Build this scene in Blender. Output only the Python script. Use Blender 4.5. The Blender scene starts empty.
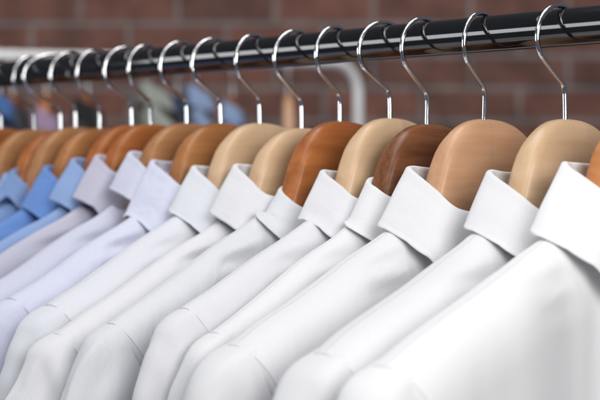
import bpy, bmesh, math, random
from mathutils import Vector, noise, Matrix

sc = bpy.context.scene
COL = sc.collection
EYE = 1.45            # height of the lens above the floor
A = math.radians(50)  # the lens looks 50 degrees off square to the rail
D = 0.946             # distance from the lens to the rail, measured square to it
FPX = 1681.0          # focal length in pixels of a 600 px wide picture

# ------------------------------------------------------------------ camera
cam_d = bpy.data.cameras.new('camera'); cam = bpy.data.objects.new('camera', cam_d); COL.objects.link(cam)
cam.location = (0, -D, EYE)
cam.rotation_euler = (math.radians(90 - 1.09), 0, A)
cam_d.sensor_width = 36; cam_d.lens = FPX / 600 * 36
cam_d.clip_start = 0.05; cam_d.clip_end = 60
cam_d.dof.use_dof = True; cam_d.dof.focus_distance = 1.27; cam_d.dof.aperture_fstop = 6.8
sc.camera = cam

# ------------------------------------------------------------------ world, lamps, exposure
w = bpy.data.worlds.new('World'); sc.world = w; w.use_nodes = True
w.node_tree.nodes['Background'].inputs[0].default_value = (0.80, 0.86, 1.0, 1)
w.node_tree.nodes['Background'].inputs[1].default_value = 0.11
sc.view_settings.view_transform = 'Standard'; sc.view_settings.look = 'None'
sc.view_settings.exposure = 0.03; sc.view_settings.gamma = 1
sc.cycles.diffuse_bounces = 6; sc.cycles.max_bounces = 10

def area(name, loc, target, size, size_y, power, col=(1, 1, 1)):
    l = bpy.data.lights.new(name, 'AREA'); l.shape = 'RECTANGLE'; l.size = size; l.size_y = size_y
    l.energy = power; l.color = col
    o = bpy.data.objects.new(name, l); COL.objects.link(o); o.location = loc
    o.rotation_euler = (Vector(target) - Vector(loc)).to_track_quat('-Z', 'Y').to_euler()
    return o
area('softbox_key', (-0.75, -1.35, 2.75), (-0.8, -0.1, EYE - 0.05), 1.0, 1.0, 8, (1.0, 0.985, 0.965))
area('softbox_right', (0.95, -0.85, 1.95), (-0.6, -0.1, EYE - 0.1), 0.9, 0.9, 30, (1.0, 0.99, 0.975))
area('softbox_left', (-2.85, -1.95, EYE + 0.22), (-0.9, 0.0, EYE + 0.05), 1.5, 0.78, 17, (0.95, 0.97, 1.0))
area('softbox_top', (-1.0, -0.35, 3.1), (-1.0, -0.1, EYE), 1.4, 1.0, 12, (0.97, 0.98, 1.0))
area('softbox_wall', (-1.75, 0.35, 3.3), (-2.9, 1.7, EYE), 1.0, 1.0, 26, (1.0, 0.97, 0.95))

# ------------------------------------------------------------------ helpers
def u_of(px): return (px - 300) / FPX
def x_on_rail(px, y=0.0):
    u = u_of(px)
    return (D + y) * (-math.sin(A) + u * math.cos(A)) / (math.cos(A) + u * math.sin(A))
def depth_of(X, Y): return -X * math.sin(A) + (Y + D) * math.cos(A)
def z_of(py, Z): return (168 - py) / FPX * Z      # height over the eye

def tag(o, label=None, cat=None, group=None, kind=None):
    for k, v in (('label', label), ('category', cat), ('group', group), ('kind', kind)):
        if v: o[k] = v
    return o
def empty(name, loc, rz=0.0):
    o = bpy.data.objects.new(name, None); COL.objects.link(o); o.location = loc
    o.rotation_euler = (0, 0, rz); o.empty_display_size = 0.05
    return o
def mesh_obj(name, verts, faces, mat, parent=None, smooth=True):
    me = bpy.data.meshes.new(name); me.from_pydata([tuple(v) for v in verts], [], faces); me.update()
    bm = bmesh.new(); bm.from_mesh(me)
    bmesh.ops.recalc_face_normals(bm, faces=bm.faces); bm.to_mesh(me); bm.free()
    for p in me.polygons: p.use_smooth = smooth
    me.materials.append(mat)
    o = bpy.data.objects.new(name, me); COL.objects.link(o); o.parent = parent
    return o
def grid_faces(rows, cols, base=0, closed=False):
    f = []
    for i in range(rows - 1):
        for j in range(cols if closed else cols - 1):
            k = (j + 1) % cols
            f.append((base + i * cols + j, base + i * cols + k, base + (i + 1) * cols + k, base + (i + 1) * cols + j))
    return f
def interp(tab, x):
    """smooth (monotone-ish Catmull) interpolation of a table of (x, v)"""
    if x <= tab[0][0]: return tab[0][1]
    if x >= tab[-1][0]: return tab[-1][1]
    for i in range(len(tab) - 1):
        if tab[i][0] <= x <= tab[i + 1][0]: break
    x0, v0 = tab[i]; x1, v1 = tab[i + 1]; h = x1 - x0; t = (x - x0) / h
    d = (v1 - v0) / h
    m0 = d if i == 0 else 0.5 * (d + (v0 - tab[i - 1][1]) / (x0 - tab[i - 1][0]))
    m1 = d if i + 2 >= len(tab) else 0.5 * (d + (tab[i + 2][1] - v1) / (tab[i + 2][0] - x1))
    if i == 0 and tab[0][0] == 0: m0 = 0
    t2 = t * t; t3 = t2 * t
    return (2*t3 - 3*t2 + 1)*v0 + (t3 - 2*t2 + t)*h*m0 + (-2*t3 + 3*t2)*v1 + (t3 - t2)*h*m1
def sstep(a, b, x):
    t = max(0, min(1, (x - a) / (b - a))); return t * t * (3 - 2 * t)
def nz(*a): return noise.noise(Vector(a))

def tube(name, pts, r, mat, parent=None, n=14, caps=True, radii=None):
    pts = [Vector(p) for p in pts]; verts = []; faces = []
    up = None
    for i, p in enumerate(pts):
        t = (pts[min(i + 1, len(pts) - 1)] - pts[max(i - 1, 0)]).normalized()
        if up is None:
            up = t.cross(Vector((0.3, 0.1, 1))); 
            if up.length < .2: up = t.cross(Vector((1, 0, 0)))
        up = (up - t * up.dot(t)).normalized(); b = t.cross(up)
        rr = radii[i] if radii else r
        for k in range(n):
            a = 2 * math.pi * k / n
            verts.append(p + (up * math.cos(a) + b * math.sin(a)) * rr)
    faces = grid_faces(len(pts), n, closed=True)
    if caps:
        faces.append(tuple(range(n))[::-1]); faces.append(tuple((len(pts) - 1) * n + k for k in range(n)))
    return mesh_obj(name, verts, faces, mat, parent)

# ------------------------------------------------------------------ materials
def new_mat(name):
    m = bpy.data.materials.new(name); m.use_nodes = True
    nt = m.node_tree; return m, nt, nt.nodes, nt.links, nt.nodes['Principled BSDF']
def N(nodes, kind, **kw):
    n = nodes.new(kind)
    for k, v in kw.items(): setattr(n, k, v)
    return n

def fabric(name, col, rough=0.8, stripe=None, crumple=0.38):
    m, nt, nodes, L, P = new_mat(name)
    P.inputs['Roughness'].default_value = rough
    P.inputs['Specular IOR Level'].default_value = 0.18
    P.inputs['Sheen Weight'].default_value = 0.12
    P.inputs['Sheen Roughness'].default_value = 0.5
    tc = N(nodes, 'ShaderNodeTexCoord')
    mp = N(nodes, 'ShaderNodeMapping'); L.new(tc.outputs['Object'], mp.inputs[0])
    # slub and yarn variation in the cloth itself
    mp.inputs['Scale'].default_value = (900, 900, 260)
    n1 = N(nodes, 'ShaderNodeTexNoise'); n1.inputs['Scale'].default_value = 1.0; n1.inputs['Detail'].default_value = 3
    L.new(mp.outputs[0], n1.inputs['Vector'])
    cr = N(nodes, 'ShaderNodeMixRGB'); cr.inputs[1].default_value = (*[c * 0.955 for c in col], 1); cr.inputs[2].default_value = (*[min(1, c * 1.02) for c in col], 1)
    L.new(n1.outputs[0], cr.inputs[0])
    last = cr.outputs[0]
    if stripe:
        wv = N(nodes, 'ShaderNodeTexWave', bands_direction='Y'); wv.inputs['Scale'].default_value = 150
        wv.inputs['Distortion'].default_value = 0.15
        L.new(tc.outputs['Object'], wv.inputs['Vector'])
        rp = N(nodes, 'ShaderNodeValToRGB'); rp.color_ramp.elements[0].position = 0.62; rp.color_ramp.elements[1].position = 0.8
        L.new(wv.outputs['Fac'], rp.inputs[0])
        ml = N(nodes, 'ShaderNodeMath', operation='MULTIPLY'); ml.inputs[1].default_value = 0.18; L.new(rp.outputs[0], ml.inputs[0])
        mx = N(nodes, 'ShaderNodeMixRGB'); L.new(ml.outputs[0], mx.inputs[0]); L.new(last, mx.inputs[1])
        mx.inputs[2].default_value = (*stripe, 1); last = mx.outputs[0]
    L.new(last, P.inputs['Base Color'])
    # crumples (centimetres) and weave (sub-millimetre) as bump
    mp2 = N(nodes, 'ShaderNodeMapping'); mp2.inputs['Scale'].default_value = (22, 34, 15); mp2.inputs['Rotation'].default_value = (0.6, 0, 0)
    L.new(tc.outputs['Object'], mp2.inputs[0])
    n2 = N(nodes, 'ShaderNodeTexNoise'); n2.inputs['Scale'].default_value = 1; n2.inputs['Detail'].default_value = 3; n2.inputs['Roughness'].default_value = 0.5
    n2.inputs['Distortion'].default_value = 0.6
    L.new(mp2.outputs[0], n2.inputs['Vector'])
    b1 = N(nodes, 'ShaderNodeBump'); b1.inputs['Strength'].default_value = crumple; b1.inputs['Distance'].default_value = 0.004
    L.new(n2.outputs[0], b1.inputs['Height'])
    v = N(nodes, 'ShaderNodeTexNoise'); v.inputs['Scale'].default_value = 1500; v.inputs['Detail'].default_value = 1
    L.new(tc.outputs['Object'], v.inputs['Vector'])
    b2 = N(nodes, 'ShaderNodeBump'); b2.inputs['Strength'].default_value = 0.25; b2.inputs['Distance'].default_value = 0.0005
    L.new(v.outputs[0], b2.inputs['Height']); L.new(b1.outputs[0], b2.inputs['Normal'])
    L.new(b2.outputs[0], P.inputs['Normal'])
    return m

def wood(name, c1, c2, seed, rough=0.36, figure=1.0):
    m, nt, nodes, L, P = new_mat(name)
    tc = N(nodes, 'ShaderNodeTexCoord'); mp = N(nodes, 'ShaderNodeMapping')
    mp.inputs['Scale'].default_value = (60, 7, 60); mp.inputs['Location'].default_value = (seed * 3.1, seed * 1.7, seed)
    L.new(tc.outputs['Object'], mp.inputs[0])
    n1 = N(nodes, 'ShaderNodeTexNoise'); n1.inputs['Scale'].default_value = 1.0; n1.inputs['Detail'].default_value = 6; n1.inputs['Distortion'].default_value = 1.1 * figure
    L.new(mp.outputs[0], n1.inputs['Vector'])
    mp2 = N(nodes, 'ShaderNodeMapping'); mp2.inputs['Scale'].default_value = (420, 26, 420); L.new(tc.outputs['Object'], mp2.inputs[0])
    n2 = N(nodes, 'ShaderNodeTexNoise'); n2.inputs['Scale'].default_value = 1.0; n2.inputs['Detail'].default_value = 3
    L.new(mp2.outputs[0], n2.inputs['Vector'])
    ad = N(nodes, 'ShaderNodeMath', operation='MULTIPLY_ADD'); ad.inputs[1].default_value = 0.22; L.new(n2.outputs[0], ad.inputs[0]); L.new(n1.outputs[0], ad.inputs[2])
    rp = N(nodes, 'ShaderNodeValToRGB'); e = rp.color_ramp.elements
    e[0].position = 0.36; e[0].color = (*c2, 1); e[1].position = 0.76; e[1].color = (*c1, 1)
    L.new(ad.outputs[0], rp.inputs[0])
    # glue joint in the middle of the hanger
    sp = N(nodes, 'ShaderNodeSeparateXYZ'); L.new(tc.outputs['Object'], sp.inputs[0])
    ab = N(nodes, 'ShaderNodeMath', operation='ABSOLUTE'); L.new(sp.outputs['Y'], ab.inputs[0])
    lt = N(nodes, 'ShaderNodeMath', operation='LESS_THAN'); lt.inputs[1].default_value = 0.0004; L.new(ab.outputs[0], lt.inputs[0])
    ml = N(nodes, 'ShaderNodeMath', operation='MULTIPLY'); ml.inputs[1].default_value = 0.16; L.new(lt.outputs[0], ml.inputs[0])
    mx = N(nodes, 'ShaderNodeMixRGB'); L.new(ml.outputs[0], mx.inputs[0]); L.new(rp.outputs[0], mx.inputs[1]); mx.inputs[2].default_value = (*[c * 0.4 for c in c2], 1)
    L.new(mx.outputs[0], P.inputs['Base Color'])
    P.inputs['Roughness'].default_value = rough
    P.inputs['Specular IOR Level'].default_value = 0.4
    b = N(nodes, 'ShaderNodeBump'); b.inputs['Strength'].default_value = 0.12; b.inputs['Distance'].default_value = 0.0006
    L.new(n2.outputs[0], b.inputs['Height']); L.new(b.outputs[0], P.inputs['Normal'])
    return m

def simple(name, col, rough, metal=0.0, ior=None, noise_amt=0.0):
    m, nt, nodes, L, P = new_mat(name)
    P.inputs['Base Color'].default_value = (*col, 1); P.inputs['Roughness'].default_value = rough; P.inputs['Metallic'].default_value = metal
    if ior: P.inputs['IOR'].default_value = ior
    if noise_amt:
        tc = N(nodes, 'ShaderNodeTexCoord'); n = N(nodes, 'ShaderNodeTexNoise'); n.inputs['Scale'].default_value = 160; n.inputs['Detail'].default_value = 4
        L.new(tc.outputs['Object'], n.inputs['Vector'])
        mr = N(nodes, 'ShaderNodeMapRange'); mr.inputs['To Min'].default_value = max(0.01, rough - noise_amt); mr.inputs['To Max'].default_value = rough + noise_amt
        L.new(n.outputs[0], mr.inputs['Value']); L.new(mr.outputs[0], P.inputs['Roughness'])
    return m

CHROME = simple('chromed_steel', (0.78, 0.79, 0.80), 0.09, 1.0, noise_amt=0.03)
BLACK = simple('glossy_black_enamel', (0.006, 0.006, 0.007), 0.075, 0.0, ior=1.75, noise_amt=0.045)
WPAINT = simple('white_painted_steel', (0.86, 0.87, 0.88), 0.4)
BUTTON = simple('white_button', (0.78, 0.78, 0.76), 0.25)
WOODS = {
 'beige':  wood('beech_pale', (0.72, 0.50, 0.315), (0.62, 0.415, 0.245), 1, figure=0.5),
 'tan':    wood('beech_tan', (0.66, 0.385, 0.225), (0.55, 0.295, 0.16), 2, figure=0.6),
 'dark':   wood('walnut_dark', (0.25, 0.098, 0.042), (0.13, 0.045, 0.018), 3, figure=1.6),
 'orange': wood('cherry_orange', (0.47, 0.165, 0.048), (0.31, 0.09, 0.024), 4),
 'amber':  wood('cherry_amber', (0.66, 0.29, 0.115), (0.50, 0.19, 0.065), 8),
 'brown':  wood('oak_brown', (0.45, 0.195, 0.070), (0.30, 0.112, 0.038), 5),
 'mid':    wood('elm_mid', (0.46, 0.225, 0.095), (0.33, 0.145, 0.055), 6, figure=1.2),
}
FAB = {
 'white':  fabric('white_cotton', (0.76, 0.76, 0.775)),
 'crisp':  fabric('crisp_white_poplin', (0.86, 0.86, 0.865), crumple=0.12),
 'cool':   fabric('cool_white_linen', (0.68, 0.695, 0.72), crumple=0.9),
 'soft':   fabric('soft_white_voile', (0.69, 0.70, 0.745), crumple=0.3),
 'stripe': fabric('white_hairline_stripe', (0.72, 0.72, 0.745), stripe=(0.67, 0.68, 0.73)),
 'lav':    fabric('lavender_tinted_poplin', (0.63, 0.645, 0.775), crumple=1.0),
 'grey':   fabric('grey_lavender_oxford', (0.49, 0.485, 0.585), crumple=0.3),
 'pale':   fabric('pale_lavender_poplin', (0.57, 0.585, 0.70)),
 'sky':    fabric('light_blue_oxford', (0.25, 0.36, 0.61)),
 'blue':   fabric('mid_blue_poplin', (0.125, 0.245, 0.56)),
 'teal':   fabric('washed_blue_chambray', (0.18, 0.28, 0.50)),
 'denim':  fabric('far_denim', (0.22, 0.30, 0.47)),
 'navy':   fabric('far_navy', (0.025, 0.035, 0.065)),
 'sage':   fabric('far_sage', (0.27, 0.29, 0.26)),
 'mauve':  fabric('far_mauve', (0.29, 0.21, 0.30)),
 'black':  fabric('far_black', (0.012, 0.012, 0.014)),
 'vivid':  fabric('far_vivid_blue', (0.05, 0.13, 0.33)),
}

# ------------------------------------------------------------------ the brick wall behind
def brick_mat():
    m, nt, nodes, L, P = new_mat('old_red_brick')
    tc = N(nodes, 'ShaderNodeTexCoord'); mp = N(nodes, 'ShaderNodeMapping'); L.new(tc.outputs['Object'], mp.inputs[0])
    br = N(nodes, 'ShaderNodeTexBrick'); br.offset = 0.5
    br.inputs['Scale'].default_value = 1.0; br.inputs['Brick Width'].default_value = 0.226; br.inputs['Row Height'].default_value = 0.075
    br.inputs['Mortar Size'].default_value = 0.0075; br.inputs['Mortar Smooth'].default_value = 0.25; br.inputs['Bias'].default_value = 0.0
    br.inputs['Color1'].default_value = (0.205, 0.092, 0.070, 1); br.inputs['Color2'].default_value = (0.130, 0.066, 0.054, 1)
    br.inputs['Mortar'].default_value = (0.215, 0.18, 0.17, 1)
    L.new(mp.outputs[0], br.inputs['Vector'])
    n = N(nodes, 'ShaderNodeTexNoise'); n.inputs['Scale'].default_value = 14; n.inputs['Detail'].default_value = 7; L.new(tc.outputs['Object'], n.inputs['Vector'])
    rp = N(nodes, 'ShaderNodeValToRGB'); rp.color_ramp.elements[0].position = 0.3; rp.color_ramp.elements[0].color = (0.62, 0.62, 0.64, 1)
    rp.color_ramp.elements[1].position = 0.7; rp.color_ramp.elements[1].color = (1.2, 1.15, 1.12, 1); L.new(n.outputs[0], rp.inputs[0])
    mx = N(nodes, 'ShaderNodeMixRGB', blend_type='MULTIPLY'); mx.inputs[0].default_value = 1; L.new(br.outputs['Color'], mx.inputs[1]); L.new(rp.outputs[0], mx.inputs[2])
    L.new(mx.outputs[0], P.inputs['Base Color']); P.inputs['Roughness'].default_value = 0.9
    b = N(nodes, 'ShaderNodeBump'); b.invert = True; b.inputs['Strength'].default_value = 0.8; b.inputs['Distance'].default_value = 0.008
    L.new(br.outputs['Fac'], b.inputs['Height']); L.new(b.outputs[0], P.inputs['Normal'])
    return m, mp
BM, BMAP = brick_mat()
FWD = Vector((-math.sin(A), math.cos(A), 0)); RGT = Vector((math.cos(A), math.sin(A), 0))
def from_view(px, py, Z):
    """a place Z metres ahead of the lens that stands at that spot of the photo"""
    return Vector((0, -D, EYE)) + FWD * Z + RGT * ((px - 300) / FPX * Z) + Vector((0, 0, z_of(py, Z)))
WZ = 3.9
wc = from_view(300, 168, WZ)
WH = 3.0
v = []
for zz in (0, 1):
    for (sx, dy) in ((-3.2, 0), (3.2, 0), (3.2, 0.2), (-3.2, 0.2)):
        v.append((sx, (0 - EYE + 0) if zz == 0 else WH - EYE, -dy))
# local frame of the wall: x along it, y up, z towards the lens
wall = mesh_obj('brick_wall', v, [(0, 1, 5, 4), (1, 2, 6, 5), (2, 3, 7, 6), (3, 0, 4, 7), (4, 5, 6, 7), (3, 2, 1, 0)], BM, smooth=False)
wall.matrix_world = Matrix.Translation(wc) @ Matrix(((RGT.x, 0, -FWD.x, 0), (RGT.y, 0, -FWD.y, 0), (0, 1, 0, 0), (0, 0, 0, 1)))
BMAP.inputs['Location'].default_value = (0.226 * 20 - (178 - 300) / FPX * WZ, 0.075 * 41 - z_of(23.5, WZ) , 0)
tag(wall, 'dark red brick wall with pale mortar behind the clothes rails', 'wall', kind='structure')

# ------------------------------------------------------------------ the black rail
RR = 0.014
RAILZ = EYE + 0.1035
rail = empty('clothes_rail', (-1.0, 0, RAILZ - RR))
pts = [(-1.4, 0, RR), (0.55, 0, RR)]
verts = []; prof = [(-1.42, 0.0), (-1.42, RR * .8), (-1.4185, RR * .95), (-1.415, RR)] + [(-1.4 + k * 0.08, RR) for k in range(25)] + [(0.595, RR), (0.598, RR * .9), (0.598, 0)]
NS = 64
for (x, r) in prof:
    for k in range(NS):
        a = 2 * math.pi * k / NS
        verts.append((x, r * math.cos(a), RR + r * math.sin(a)))
mesh_obj('rail_tube', verts, grid_faces(len(prof), NS, closed=True), BLACK, rail)
tag(rail, 'glossy black round rail that all the shirts hang from', 'clothes rail')
# little screw head let into the rail
sx = x_on_rail(537, -RR)
sv = []; sf = []
for (rr, dd) in ((0.0026, -0.0006), (0.0024, 0.0006), (0.0014, 0.0010), (0.0009, 0.0004), (0, 0.0004)):
    for k in range(20):
        a = 2 * math.pi * k / 20; aa = math.radians(28)
        nrm = Vector((0, -math.cos(aa), math.sin(aa))); tz = Vector((0, math.sin(aa), math.cos(aa)))
        sv.append(nrm * (RR + dd) + Vector((1, 0, 0)) * rr * math.cos(a) + tz * rr * math.sin(a) + Vector((sx + 1.0, 0, RR)))
mesh_obj('screw_head', sv, grid_faces(5, 20, closed=True), simple('dull_screw', (0.16, 0.16, 0.17), 0.35, 0.6), rail)

# ------------------------------------------------------------------ hanger
RIDGE = [(0, 0.038), (0.018, 0.0358), (0.034, 0.0265), (0.047, 0.0115), (0.057, -0.0135), (0.066, -0.0335), (0.08, -0.0435), (0.10, -0.0545), (0.15, -0.0765), (0.20, -0.1020), (0.235, -0.1185), (0.26, -0.131), (0.285, -0.142)]
def ridge(y): return interp(RIDGE, abs(y))
HOOK_C = (-0.0045, 0.0965, 0.0238)      # y, z over eye, radius

def make_hanger(X, ztop, matkey, rz=0.0, hook_s=1.0, lean=0.0, hookmat=None, hyaw=0.0):
    """a contoured wooden hanger under the rail; ztop = top of the wood over the eye"""
    dz = ztop - 0.038
    base = EYE - 0.15
    root = empty('clothes_hanger', (X, 0, base), rz)
    ofs = EYE - base
    verts = []; ys = []
    n = 90
    for i in range(n + 1):
        t = i / n; y = (t - 0.5) * 2 * 0.205; ys.append(y)
    M = 24
    for y in ys:
        a = abs(y)
        end = min(1.0, (0.2055 - a) / 0.012); er = math.sqrt(max(0.0, 1 - (1 - end) ** 2)) if end < 1 else 1
        H = interp([(0, 0.080), (0.03, 0.078), (0.06, 0.062), (0.10, 0.050), (0.16, 0.038), (0.224, 0.032)], a)
        T = interp([(0, 0.0088), (0.04, 0.0110), (0.07, 0.0110), (0.15, 0.0105), (0.224, 0.0100)], a)
        T *= 1 - 0.52 * sstep(0.055, 0.085, a)
        yh = a * (1 - (0.13 * sstep(0, 0.03, a) * sstep(0.064, 0.048, a) if y > 0 else 0))
        top = ridge(yh) + dz - 0.0160 * sstep(0.055, 0.082, a) - (1 - er) * H * 0.3
        h = H * (0.4 + 0.6 * er) ; hh = h / 2; cz = top - hh; T *= (0.35 + 0.65 * er)
        fx = 0.30 * a * a
        for k in range(M):
            an = 2 * math.pi * k / M; c, s = math.cos(an), math.sin(an)
            px = 0.5; 
            x = T * math.copysign(abs(c) ** 0.55, c); z = hh * math.copysign(abs(s) ** 0.42, s)
            # the front face is a little dished, the top shoulder is chamfered
            verts.append((fx + x, y, cz + z + ofs))
    faces = grid_faces(n + 1, M, closed=True)
    faces.append(tuple(range(M))); faces.append(tuple(n * M + k for k in range(M)))
    mesh_obj('hanger_body', verts, faces, WOODS[matkey], root)
    # hook: far tip, over the rail, near bulge, kink, stem
    cy, cz, r = HOOK_C; r *= 1.0
    P = []
    ctop = RAILZ + RR + 0.0017 - EYE - r      # the arc rests on the rail
    for k in range(27):
        an = math.radians(4 + k * 214 / 26.0)       # from far side, over, to the near side
        yy = cy + r * hook_s * math.cos(an); zz = ctop + r * math.sin(an)
        P.append((0, yy, zz))
    k0 = P[-1]
    zt = ztop
    kz = 0.0620 + (ztop - 0.038) * 0.55
    P += [(0, k0[1] * 0.62 - 0.0012, k0[2] + (kz - k0[2]) * 0.36), (0, k0[1] * 0.28 - 0.001, k0[2] + (kz - k0[2]) * 0.72), (0, -0.0026, kz + 0.0012), (0, -0.0006, kz - 0.0035), (0, 0, kz - 0.009), (0, 0.0, zt - 0.002), (0, 0, zt - 0.01)]
    # smooth
    S = []
    for i in range(len(P) - 1):
        p0 = Vector(P[max(i - 1, 0)]); p1 = Vector(P[i]); p2 = Vector(P[i + 1]); p3 = Vector(P[min(i + 2, len(P) - 1)])
        for j in range(4):
            t = j / 4; t2 = t * t; t3 = t2 * t
            S.append(0.5 * ((2 * p1) + (p2 - p0) * t + (2 * p0 - 5 * p1 + 4 * p2 - p3) * t2 + (3 * p1 - p0 - 3 * p2 + p3) * t3))
    S.append(Vector(P[-1]))
    S = [Vector((lean * max(0, min(1, (q.z - ztop) / 0.05)) + q.y * math.sin(math.radians(hyaw)), q.y, q.z + ofs)) for q in S]
    rad = [0.00185] * len(S); rad[0] = 0.0009; rad[1] = 0.0016
    tube('hook', S, 0.00185, hookmat or CHROME, root, n=16, radii=rad)
    return root

# ------------------------------------------------------------------ shirt
NECK = 0.064
def make_shirt(X, hm, matkey, seed, coll=None, rz=0.0, ridge_dz=0.0, hanger_dz=0.0, yoke=True, detail=1.0, body_dx=0.0):
    """hm: half thickness the neighbours leave it. coll: collar settings."""
    c = dict(dx=0.005 if hm > 0.018 else 0.001, dz=0.0, ax=min(0.033, hm * 1.10 + 0.001), ay=0.063, slope=0.56, L=0.0385, flare=0.025, tilt=0.0, rnd=5.5, drop=0.0, sh=0.24, wr=1.0, crease=0.0, lift=0.0)
    c['sh'] += 0.009 * math.sin(seed * 2.7)
    if coll: c.update(coll)
    LEN = 0.76; base = EYE - LEN
    root = empty('shirt', (X, 0, base), rz); mat = FAB[matkey]
    rnd = random.Random(seed); sd = seed * 7.31
    fold_ph = rnd.uniform(0, 6); amp = rnd.uniform(0.8, 1.3)
    def rtop(y):
        a = abs(y)
        r = min(ridge(max(a, NECK)), -0.047) if a < 0.08 else ridge(a)
        r += -0.0005 * sstep(0.12, 0.10, a) + c['lift'] * sstep(0.09, 0.26, a) + hanger_dz + 0.0045 + ridge_dz
        r += 0.0012 * nz(y * 26, sd, 0.3) * sstep(0.06, 0.1, a)
        if a < NECK: r -= 0.036 * (1 - (a / NECK) ** 2) ** 0.6
        return r
    def thick(y):
        a = abs(y)
        b = min(hm, c['ax'] * 0.86); return b + (hm - b) * sstep(0.075, 0.15, a)
    def xoff(y): return 0.30 * y * y - 0.0095 * min(1.0, max(0.0, (hm - 0.0165) / 0.008)) * sstep(0.17, 0.10, abs(y)) * sstep(0.05, 0.08, abs(y))
    def wprof(y, dd, h0=0.0):
        a = abs(y); hm_y = thick(y)
        def circ(r): return math.sqrt(max(0.0, 1 - (1 - min(dd / r, 1)) ** 2))
        def sup(r, p): return (1 - (1 - min(dd / r, 1)) ** p) ** (1 / p) if dd > 0 else 0.0
        lo = h0 + (hm_y - h0) * sup(0.058, 2.1)
        hi = hm_y * sup(0.047, 2.15)
        k = sstep(0.10, 0.17, a)
        return lo + (hi - lo) * k
    # ---- body: a front and a back sheet meeting at the shoulder ridge
    def seam_y(depth):            # armhole curve, shoulder point down to the armpit
        return c['sh'] + 0.001 - 0.052 * math.sin(min(1, depth / 0.17) * math.pi / 2) + (0.022 * sstep(0.17, 0.25, depth)) + 0.02 * sstep(0.3, 0.7, depth)
    NY = int(110 * detail); TL = []
    for i in range(NY + 1):
        t = i / NY * 2 - 1; TL.append(math.sin(t * math.pi / 2) * 0.35 + t * 0.65)
    TL = [-1.014, -1.007] + TL + [1.007, 1.014]; NT = len(TL)
    depths = [0, .00003, .00012, .0003, .0006, .001, .0016, .0025, .004, .006, .0085, .0115, .015, .019, .0235, .0245, .0255]
    d = 0.029
    while d < 0.26: depths.append(d); d += 0.0055 / detail
    while d < 0.70: depths.append(d); d += 0.03
    seam_pts = {}
    for side, nm in ((1, 'front_panel'), (-1, 'back_panel')):
        verts = []; edge = {-1: [], 1: []}
        for dd in depths:
            sy = seam_y(dd)
            for i, t in enumerate(TL):
                y = t * sy; tuck = max(0.0, (abs(t) - 1) / 0.014); a = abs(y)
                zt = rtop(y)
                R = 0.017
                pr = math.sqrt(max(0.0, 1 - (1 - min(dd / R, 1)) ** 2))
                h0 = 0.024 * math.sqrt(max(0, 1 - (a / NECK) ** 2)) * min(1, hm / 0.022) if a < NECK else 0.0
                hm_y = thick(y)
                if side == -1: hm_y *= 0.96
                w_ = wprof(y, dd, h0) * (0.96 if side == -1 else 1.0)
                # armhole edge narrows a little
                w_ *= 1 - 0.035 * sstep(0.93, 1.0, abs(t))
                w_ = max(0.0, w_ - 0.0036 * tuck); zt -= 0.0034 * tuck
                # hanging folds, running down and away from the shoulder
                q = sstep(0.006, 0.06, dd) * c['wr']
                f = 0.0030 * nz(y * 24 + dd * 9 * (1 if y > 0 else -1), dd * 5.0, sd + side) + 0.0016 * nz(y * 60, dd * 9, sd + 4 * side)
                f += 0.0016 * math.sin(fold_ph + y * 95 + 5 * nz(y * 9, dd * 7, sd)) * sstep(0.05, 0.16, dd)
                w_ += amp * f * q * min(1, hm / 0.022)
                g = 0
                if yoke and side == 1: g = -0.0007 * math.exp(-((dd - 0.0245 - 0.02 * sstep(0.2, 0.06, a)) / 0.0011) ** 2)
                w2 = w_ + g
                # tension pleats springing from the collar
                pl = 0.0024 * c['wr'] * math.sin((dd * 900 + a * 260) * 0.35 + fold_ph) * math.exp(-((a - 0.118) / 0.022) ** 2) * sstep(0.002, 0.012, dd) * sstep(0.06, 0.02, dd)
                w2 += pl
                x = side * max(w2, 0.0) if dd > 0 else side * h0
                x += xoff(y) + body_dx
                z = zt - dd * (1 + 0.02 * nz(y * 8, 3, sd))
                verts.append((x, y, z + LEN))
                if i in (2, NT - 3) and dd < 0.13: edge[-1 if i == 2 else 1].append(Vector((x + side * 0.0002, y, z + LEN + (0.0003 if dd < 0.003 else 0))))
        seam_pts[side] = edge
        o = mesh_obj(nm, verts, grid_faces(len(depths), NT), mat, root)
        md = o.modifiers.new('thickness', 'SOLIDIFY'); md.thickness = 0.0007; md.offset = -1 if False else 0
    # ---- stitched armhole seams, standing a hair proud of the cloth
    for e_side in (-1, 1):
        line = seam_pts[-1][e_side][::-1] + seam_pts[1][e_side][1:]
        thin = [line[0]]
        for p in line[1:]:
            if (p - thin[-1]).length > 0.0018: thin.append(p)
        if len(thin) > 4: tube('armhole_seam', thin, 0.0007, mat, root, n=8)
    # ---- sleeves
    O = [(0, (.2150, -.1010)), (.08, (.2455, -.1165)), (.18, (.2600, -.1325)), (.30, (.2745, -.1620)), (.42, (.2845, -.2010)), (.55, (.291, -.262)), (.75, (.297, -.40)), (1, (.296, -.62))]
    I = [(0, (.150, -.280)), (.08, (.168, -.297)), (.18, (.169, -.31)), (.30, (.171, -.325)), (.42, (.175, -.345)), (.55, (.182, -.38)), (.75, (.20, -.47)), (1, (.218, -.64))]
    def curve(tab, s): return interp([(a, b[0]) for a, b in tab], s), interp([(a, b[1]) for a, b in tab], s)
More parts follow.
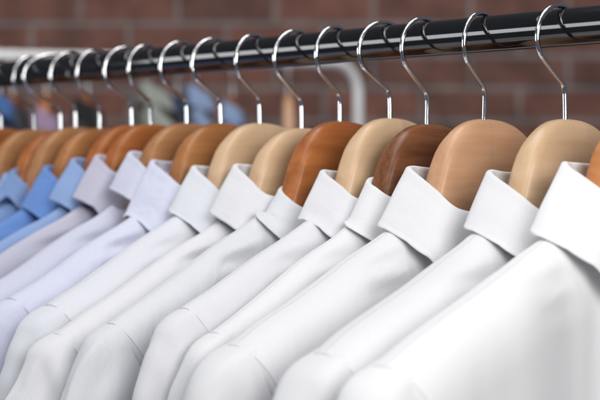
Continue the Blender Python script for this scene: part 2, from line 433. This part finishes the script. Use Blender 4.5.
    for sg in (-1, 1):
        verts = []; SR = int(56 * detail); SC = 72
        for i in range(SR + 1):
            s = (i / SR) ** 1.25
            oy, oz = curve(O, s); iy, iz = curve(I, s)
            oz += ridge_dz + 0.0058 + hanger_dz; 
            q_ = max(0.0, 1 - s / 0.5)
            oy += c['sh'] - 0.2325; iy += c['sh'] - 0.2325; dzs = ridge(c['sh']) + 0.1085 + c['lift'] * sstep(0.09, 0.26, c['sh']); oz += dzs; iz += dzs
            cy, cz = (oy + iy) / 2, (oz + iz) / 2; hy, hz = (oy - iy) / 2, (oz - iz) / 2
            shr = 1 - 0.030 * sstep(0.075, 0.02, s); hy *= shr; hz *= shr
            th = (0.875 + 0.125 * sstep(0.02, 0.10, s)) * (hm * 1.0 + hm * 0.02 * sstep(0.02, 0.22, s)) * (1 - 0.12 * sstep(.5, 1, s))
            for k in range(SC):
                an = 2 * math.pi * k / SC; ca, sa = math.cos(an), math.sin(an)
                e = math.copysign(abs(sa) ** (0.40 + 0.30 * sstep(0.0, 0.3, s)), sa)
                fl = ca
                # gathers at the sleeve head, then long soft folds
                puck = 0.0011 * math.sin(k * 2 * math.pi / SC * 13 + sd + 2 * nz(k * .3, sd, 0)) * math.exp(-s / 0.09) * sstep(0.02, 0.05, s)
                lng = (0.0052 * nz(ca * 2.4 + sd, sa * 2.4, s * 3.2 + sg) + 0.0019 * nz(ca * 5.5, sa * 5.5 + sd, s * 8)) * sstep(0.03, 0.22, s) * amp * min(1, hm / .02)
                cross = 0.0018 * math.sin(s * 60 + ca * 3 + sd) * math.exp(-((s - .33) / .14) ** 2) * nz(ca * 1.5, s * 4, sd + 9)
                dent = -c['crease'] * math.exp(-((k - 15) / 2.0) ** 2) * sstep(0.02, 0.10, s) * sstep(0.75, 0.4, s) + c['crease'] * 0.5 * math.exp(-((k - 9) / 3.5) ** 2) * sstep(0.02, 0.10, s) * sstep(0.75, 0.4, s)
                rr = puck + lng * c['wr'] + cross * c['wr'] + dent
                y = cy + hy * fl + rr * fl * 0.8
                z = cz + hz * fl
                x = e * (th + rr)
                verts.append((x + 0.30 * min(y, c['sh']) ** 2 + body_dx, sg * y, z + LEN))
        o = mesh_obj('sleeve', verts, grid_faces(SR + 1, SC, closed=True), mat, root)
        md = o.modifiers.new('thickness', 'SOLIDIFY'); md.thickness = 0.0007; md.offset = 0
    # ---- collar: stand, rolled edge and falling leaf, open at the throat
    NC = 120; gap = 0.16
    prof = []     # (t_out, t_down, kind)
    ring = []
    for j in range(NC + 1):
        ph = gap + (2 * math.pi - 2 * gap) * j / NC
        cx_, cy_ = math.cos(ph), math.sin(ph)
        e = 2 / c['rnd']
        ex = math.copysign(abs(cx_) ** e, cx_); ey = math.copysign(abs(cy_) ** e, cy_)
        bx = c['ax'] * ex; by = c['ay'] * ey
        zf = c['dz'] - c['slope'] * c['ax'] * 2 * ((ex + 1) / 2) ** 1.3 + 0.0035 * math.cos(ph * 2) * 0 + c['tilt'] * ey
        zf += (0.0062 * abs(ey) ** 4 * max(0.0, -ex) ** 3 - 0.0035 * max(0.0, -ex))
        zf += 0.0008 * nz(cx_ * 2, cy_ * 2, sd)
        Lf = c['L'] + 0.018 * sstep(0.35, 1.0, cx_) - c['L'] * 0.20 * abs(ey) ** 2 * (ex + 1) * 0.5 - c['L'] * 0.04 * abs(ey) ** 2
        fo = (abs(ey) ** 1.1) * c['flare']; fx = 0.006 * ex if ex > 0 else 0.0015 * ex
        col_ = []
        # inside stand, bottom to top
        for q in (1.0, 0.75, 0.5, 0.25, 0.1):
            col_.append((bx * (1 - 0.0) - 0.0015 * ex, by - 0.0022 * ey, zf - 0.034 * q))
        for an in (150, 120, 90, 60, 30):
            r_ = 0.0021; a_ = math.radians(an)
            off = r_ * math.cos(a_)
            col_.append((bx + off * ex, by + off * ey, zf - 0.0022 + r_ * math.sin(a_)))
        for q in (0.06, 0.12, 0.2, 0.3, 0.4, 0.5, 0.6, 0.7, 0.8, 0.86, 0.885, 0.91, 0.95, 1.0):
            out = 0.0024 + fo * (1.12 * q - 0.12 * q * q) ; 
            st = -0.00015 if 0.88 < q < 0.9 else 0
            wv = 0.0012 * nz(cx_ * 3 + sd, cy_ * 3, q * 2) * q
            if 'lifts' not in c: c['lifts'] = {}
            lx = bx + 0.0024 * ex + fx * q + (st + wv) * ex; ly = by + (out + st + wv) * ey; lz = zf - 0.003 - Lf * q
            if abs(ly) > NECK - 0.004:
                dz_ = 0.0
                while dz_ < 0.05 and wprof(ly, dz_) * (0.96 if lx + c['dx'] - xoff(ly) < 0 else 1) + 0.0012 < abs(lx + c['dx'] - xoff(ly)): dz_ += 0.001
                c['lifts'][(j, len(col_))] = max(0.0, rtop(ly) - dz_ + 0.0022 + 0.0020 * q - lz)
            col_.append((lx, ly, lz))
        ring.append([(p[0] + c['dx'] + body_dx, p[1], p[2] + LEN) for p in col_])
    np_ = len(ring[0])
    lift = [[c['lifts'].get((j, q), 0.0) for q in range(np_)] for j in range(NC + 1)]
    def blur(L_, w_):
        return [[sum(L_[min(NC, max(0, j + k))][q] for k in range(-w_, w_ + 1)) / (2 * w_ + 1) for q in range(np_)] for j in range(NC + 1)]
    wide = blur(lift, 12)
    soft = blur([[max(lift[j][q], wide[j][q] * 1.7) for q in range(np_)] for j in range(NC + 1)], 3)
    lift = blur([[max(lift[j][q], soft[j][q]) for q in range(np_)] for j in range(NC + 1)], 1)
    ring = [[(p[0], p[1], p[2] + lift[j][q]) for q, p in enumerate(r_)] for j, r_ in enumerate(ring)]
    verts = [p for r_ in ring for p in r_]
    o = mesh_obj('collar', verts, grid_faces(NC + 1, len(ring[0])), mat, root)
    md = o.modifiers.new('thickness', 'SOLIDIFY'); md.thickness = 0.0006; md.offset = 0
    # ---- button placket with its buttons, down the middle of the front
    pv = []; zz0 = rtop(0) - 0.012
    pw = 0.015
    rows = 40
    for i in range(rows + 1):
        dd = 0.012 + 0.60 * i / rows
        xx = thick(0) * 1.0 + 0.0050 + body_dx
        pv += [(xx - 0.0015, -pw, rtop(0) - dd + LEN), (xx, -pw + .001, rtop(0) - dd + LEN), (xx + 0.0006, 0, rtop(0) - dd + LEN), (xx, pw - .001, rtop(0) - dd + LEN), (xx - 0.0015, pw, rtop(0) - dd + LEN)]
    o = mesh_obj('placket', pv, grid_faces(rows + 1, 5), mat, root)
    for b in range(6):
        zc = rtop(0) - 0.06 - 0.09 * b + LEN; bv = []
        for (rr, q) in ((0.0055, 0), (0.0055, 0.0012), (0.0047, 0.0020), (0.0036, 0.0014), (0.0, 0.0014)):
            for k in range(16):
                a = 2 * math.pi * k / 16; bv.append((thick(0) + 0.0056 + body_dx + q, rr * math.cos(a), zc + rr * math.sin(a)))
        mesh_obj('button', bv, grid_faces(5, 16, closed=True), BUTTON, o)
    return root

# ------------------------------------------------------------------ the row on the black rail
# px of the stem, py of the wood top, wood, yaw, hook width, lean
H = [
 (644, 113, 'amber', 0, 1.0, 0, 'orange wooden hanger cut off at the right edge of the picture'),
 (565, 118, 'beige', 2, 1.0, -0.001, 'pale beige wooden hanger with a joint line, second from the right'),
 (484, 118, 'tan', -1, 0.95, 0.002, 'light tan wooden hanger left of the pale one with the joint line'),
 (427, 123, 'dark', 2, 0.95, 0.001, 'darkest walnut brown wooden hanger of the row'),
 (390, 117, 'beige', 3, 1.05, -0.001, 'pale beige wooden hanger between the darkest brown and the bright orange ones'),
 (340, 120, 'orange', 0, 1.0, 0, 'bright orange brown wooden hanger in the middle of the row'),
 (302, 127, 'beige', -2, 1.0, -0.001, 'pale beige wooden hanger hanging lower, left of the bright orange one'),
 (260, 122, 'beige', 1, 1.0, -0.002, 'pale beige wooden hanger next to the mid brown ones on its left'),
 (221, 122, 'brown', 0, 1.0, -0.003, 'brown wooden hanger just left of the two neighbouring pale ones'),
 (187, 122, 'mid', 0, 1.0, -0.002, 'dull brown wooden hanger showing behind the lavender white collar'),
 (151, 123, 'orange', 0, 1.0, 0.001, 'orange brown wooden hanger rising behind the grey lavender collar'),
 (132, 124, 'orange', 0, 1.0, -0.002, 'orange wooden hanger seen as a narrow band above the light blue collar'),
 (100, 127, 'brown', 0, 1.0, 0, 'brown wooden hanger above the strong blue collar'),
 (76, 126, 'mid', 0, 1.0, -0.001, 'dull tan wooden hanger above the washed blue collar'),
 (61, 129, 'orange', 2, 1.45, -0.001, 'blurred orange wooden hanger with the widest white gleaming hook'),
 (35, 128, 'mid', 0, 1.0, 0.001, 'blurred brown wooden hanger, second from the left edge'),
 (1, 127, 'orange', 0, 1.0, 0, 'blurred orange wooden hanger cut by the left edge of the picture'),
]
XS = [x_on_rail(h[0]) for h in H]
HTOP = []
for i, (px, py, wk, yaw, hs, ln, lab) in enumerate(H):
    zt = z_of(py + 1, depth_of(XS[i], 0)); HTOP.append(zt)
    o = make_hanger(XS[i], zt, wk, math.radians(yaw), hs, lean=ln, hyaw=(0, 4, -7, 6, 11, -4, 3, -6, 7, 3, -5, 8, -4, 5, 14, -7, 0)[i])
    tag(o, lab, 'hanger', 'wooden hangers on the black rail')

# material, collar settings, label
S = [
 ('crisp', dict(dz=0.006, L=0.046, sh=0.27, flare=0.033, wr=0.4, lift=0.014), 'brilliant white shirt nearest the camera, cut by the right edge'),
 ('white', dict(dz=0.0, sh=0.262, lift=0.014), 'bright white shirt on the pale beige hanger with the joint line'),
 ('white', dict(lift=0.006, dz=0.003, L=0.043, sh=0.255, flare=0.03), 'white shirt on the light tan hanger, with a large open collar'),
 ('white', dict(dz=-0.004, rnd=2.6, sh=0.232), 'white shirt on the darkest brown hanger with a rounded collar'),
 ('stripe', dict(dz=0.0, sh=0.230, dx=0.002, ax=0.025, lift=0.008), 'white shirt with a seam along its shoulder, left of the darkest hanger\'s shirt'),
 ('cool', dict(dz=-0.011, L=0.034, rnd=2.5, wr=1.5), 'cool white shirt with a low crumpled collar on the bright orange hanger'),
 ('stripe', dict(dz=0.005, sh=0.255, crease=0.012, wr=1.9), 'off white shirt with a fold in its sleeve head on the lower pale hanger'),
 ('soft', dict(dz=0.004, sh=0.232), 'white shirt with pointed high collar right of the lavender white one'),
 ('lav', dict(dz=0.009, L=0.052, ax=0.031, dx=-0.001, slope=0.5, wr=1.9, flare=0.03), 'lavender white wrinkled shirt with the biggest pointed collar'),
 ('pale', dict(dz=0.017, L=0.032, dx=0.008, ax=0.0195, flare=0.020), 'pale lavender shirt squeezed behind the big lavender white collar'),
 ('grey', dict(dz=0.014, L=0.038, dx=0.010, flare=0.024), 'grey lavender shirt next to the light blue one'),
 ('sky', dict(dz=0.011, L=0.037, flare=0.024), 'light blue shirt beside the grey lavender one'),
 ('blue', dict(dz=0.004, dx=0.012), 'strong mid blue shirt between two lighter blue ones'),
 ('teal', dict(dz=0.0, dx=-0.012), 'washed blue shirt at the left edge of the picture'),
 ('sky', dict(dz=-0.004), 'light blue shirt squeezed behind the washed blue collar'),
 ('blue', dict(dz=-0.004), 'blue shirt hanging second from the left end, mostly out of the picture'),
 ('sky', dict(dz=-0.004), 'light blue shirt at the far left end of the rail, mostly out of the picture'),
]
for i, (mk, cs, lab) in enumerate(S):
    gl = XS[i] - XS[i + 1] if i + 1 < len(XS) else 0.05
    gr = XS[i - 1] - XS[i] if i > 0 else 0.07
    hm = max(0.0145, min(0.031, 0.5 * min(gl, gr) - 0.001)) 
    if i == 0: hm = 0.034
    o = make_shirt(XS[i], hm, mk, i + 3, cs, rz=math.radians(H[i][3]), hanger_dz=HTOP[i] - 0.038, yoke=(i in (1, 4, 6, 9)), detail=1.0 if i < 10 else 0.7)
    tag(o, lab, 'shirt', 'shirts hanging on the black rail')

# ------------------------------------------------------------------ the white rack behind, out of focus
ZL, ZR = 3.0, 3.4
pa = from_view(-260, 50.5, ZL - 0.3); pb = from_view(334, 63, ZR)
down = Vector((0, 0, -1)); dirx = (pb - pa); dirx.z = 0; dirx.normalize()
path = [pa + (pb - pa) * k / 12 for k in range(13)]
rad = 0.062
for k in range(1, 10):
    a = math.radians(k * 10)
    path.append(pb + dirx * rad * math.sin(a) + down * rad * (1 - math.cos(a)))
last = path[-1]
path += [last + down * q for q in (0.02, 0.2, 0.5, 0.9, last.z - 0.02)]
rack = empty('white_clothes_rack', (pb.x, pb.y, 0.0))
rc = tube('rack_frame', [p - Vector((pb.x, pb.y, 0)) for p in path], 0.0105, WPAINT, rack, n=20)
foot = [last * 1.0 for _ in range(2)]
nrm = Vector((-dirx.y, dirx.x, 0))
tube('foot', [Vector((last.x - pb.x, last.y - pb.y, 0.02)) + nrm * q for q in (-0.25, -0.1, 0.1, 0.25)], 0.012, WPAINT, rack, n=16)
tag(rack, 'blurred white tubular clothes rack with a rounded corner in front of the brick wall', 'clothes rack')

def rack_point(px):
    best = None
    for k in range(0, 400):
        p = pa + (pb - pa) * k / 399
        q = p - Vector((0, -D, EYE)); f = q.dot(FWD); x = 300 + FPX * q.dot(RGT) / f
        if best is None or abs(x - px) < best[0]: best = (abs(x - px), p, f)
    return best[1], best[2]

def far_hanger(px, py_top, yaw_deg, woodkey, label, dark=False):
    p, f = rack_point(px)
    ztop = z_of(py_top, f)
    o = make_hanger(0, 0.038 + 0.004, woodkey, 0, hookmat=WPAINT)
    # the far hanger hooks over the white rail: re-seat it as a whole
    o.rotation_euler = (0, 0, A + math.radians(90 * 0 + yaw_deg))
    o.location = (p.x, p.y, p.z + 0.0105 - 0.119 - 0.15)
    tag(o, label, 'hanger', 'hangers on the white rack')
    return o, p, f
def far_shirt(px, yaw_deg, mk, seed, label, hm=0.02, up=0.022):
    p, f = rack_point(px)
    o = make_shirt(0, hm, mk, seed, dict(dz=0.0), detail=0.5)
    o.rotation_euler = (0, 0, A + math.radians(yaw_deg))
    o.location = (p.x, p.y, p.z + 0.0105 - 0.119 - 0.76 + up)
    tag(o, label, 'shirt', 'clothes on the white rack')
    return o
FAR = [
 (0, 4, 'brown', 'vivid', 'blurred vivid blue shirt on the white rack at the left edge', 'blurred hanger of the vivid blue shirt on the white rack', 0.02),
 (14, 2, 'dark', 'navy', 'blurred navy shirt beside the vivid blue one on the white rack', 'blurred dark hanger of the navy shirt on the white rack', 0.014),
 (47, 2, 'orange', 'mauve', 'blurred mauve shirt on the white rack', 'blurred orange brown hanger of the mauve shirt on the white rack', 0.02),
 (88, 2, 'dark', 'black', 'blurred black shirt on the white rack', 'blurred dark hanger of the black shirt on the white rack', 0.018),
 (150, 13, 'dark', 'sage', 'blurred sage grey shirt on the white rack', 'blurred dark hanger of the sage grey shirt on the white rack', 0.025),
 (178, 8, 'dark', 'navy', 'blurred dark navy shirt squeezed left of the denim one on the white rack', 'blurred dark hanger of the navy shirt beside the denim one', 0.014),
 (195, 9, 'dark', 'denim', 'blurred denim blue shirt on the white rack', 'blurred dark hanger of the denim blue shirt on the white rack', 0.020),
 (233, 0, 'dark', 'denim', 'blurred narrow blue shirt, last garment of the white rack', 'blurred dark hanger of the narrow blue shirt on the white rack', 0.016),
]
for i, (px, yaw, wk, mk, ls, lh, hm) in enumerate(FAR):
    far_hanger(px, 95, yaw, wk, lh)
    far_shirt(px, yaw, mk, 60 + i, ls, hm, {0: .05, 14: .03, 47: .020, 88: .036, 150: .066, 178: .045, 195: .060, 233: .030}[px])
far_hanger(288, 90, 1, 'tan', 'blurred light brown bare hanger seen edge on at the end of the white rack')
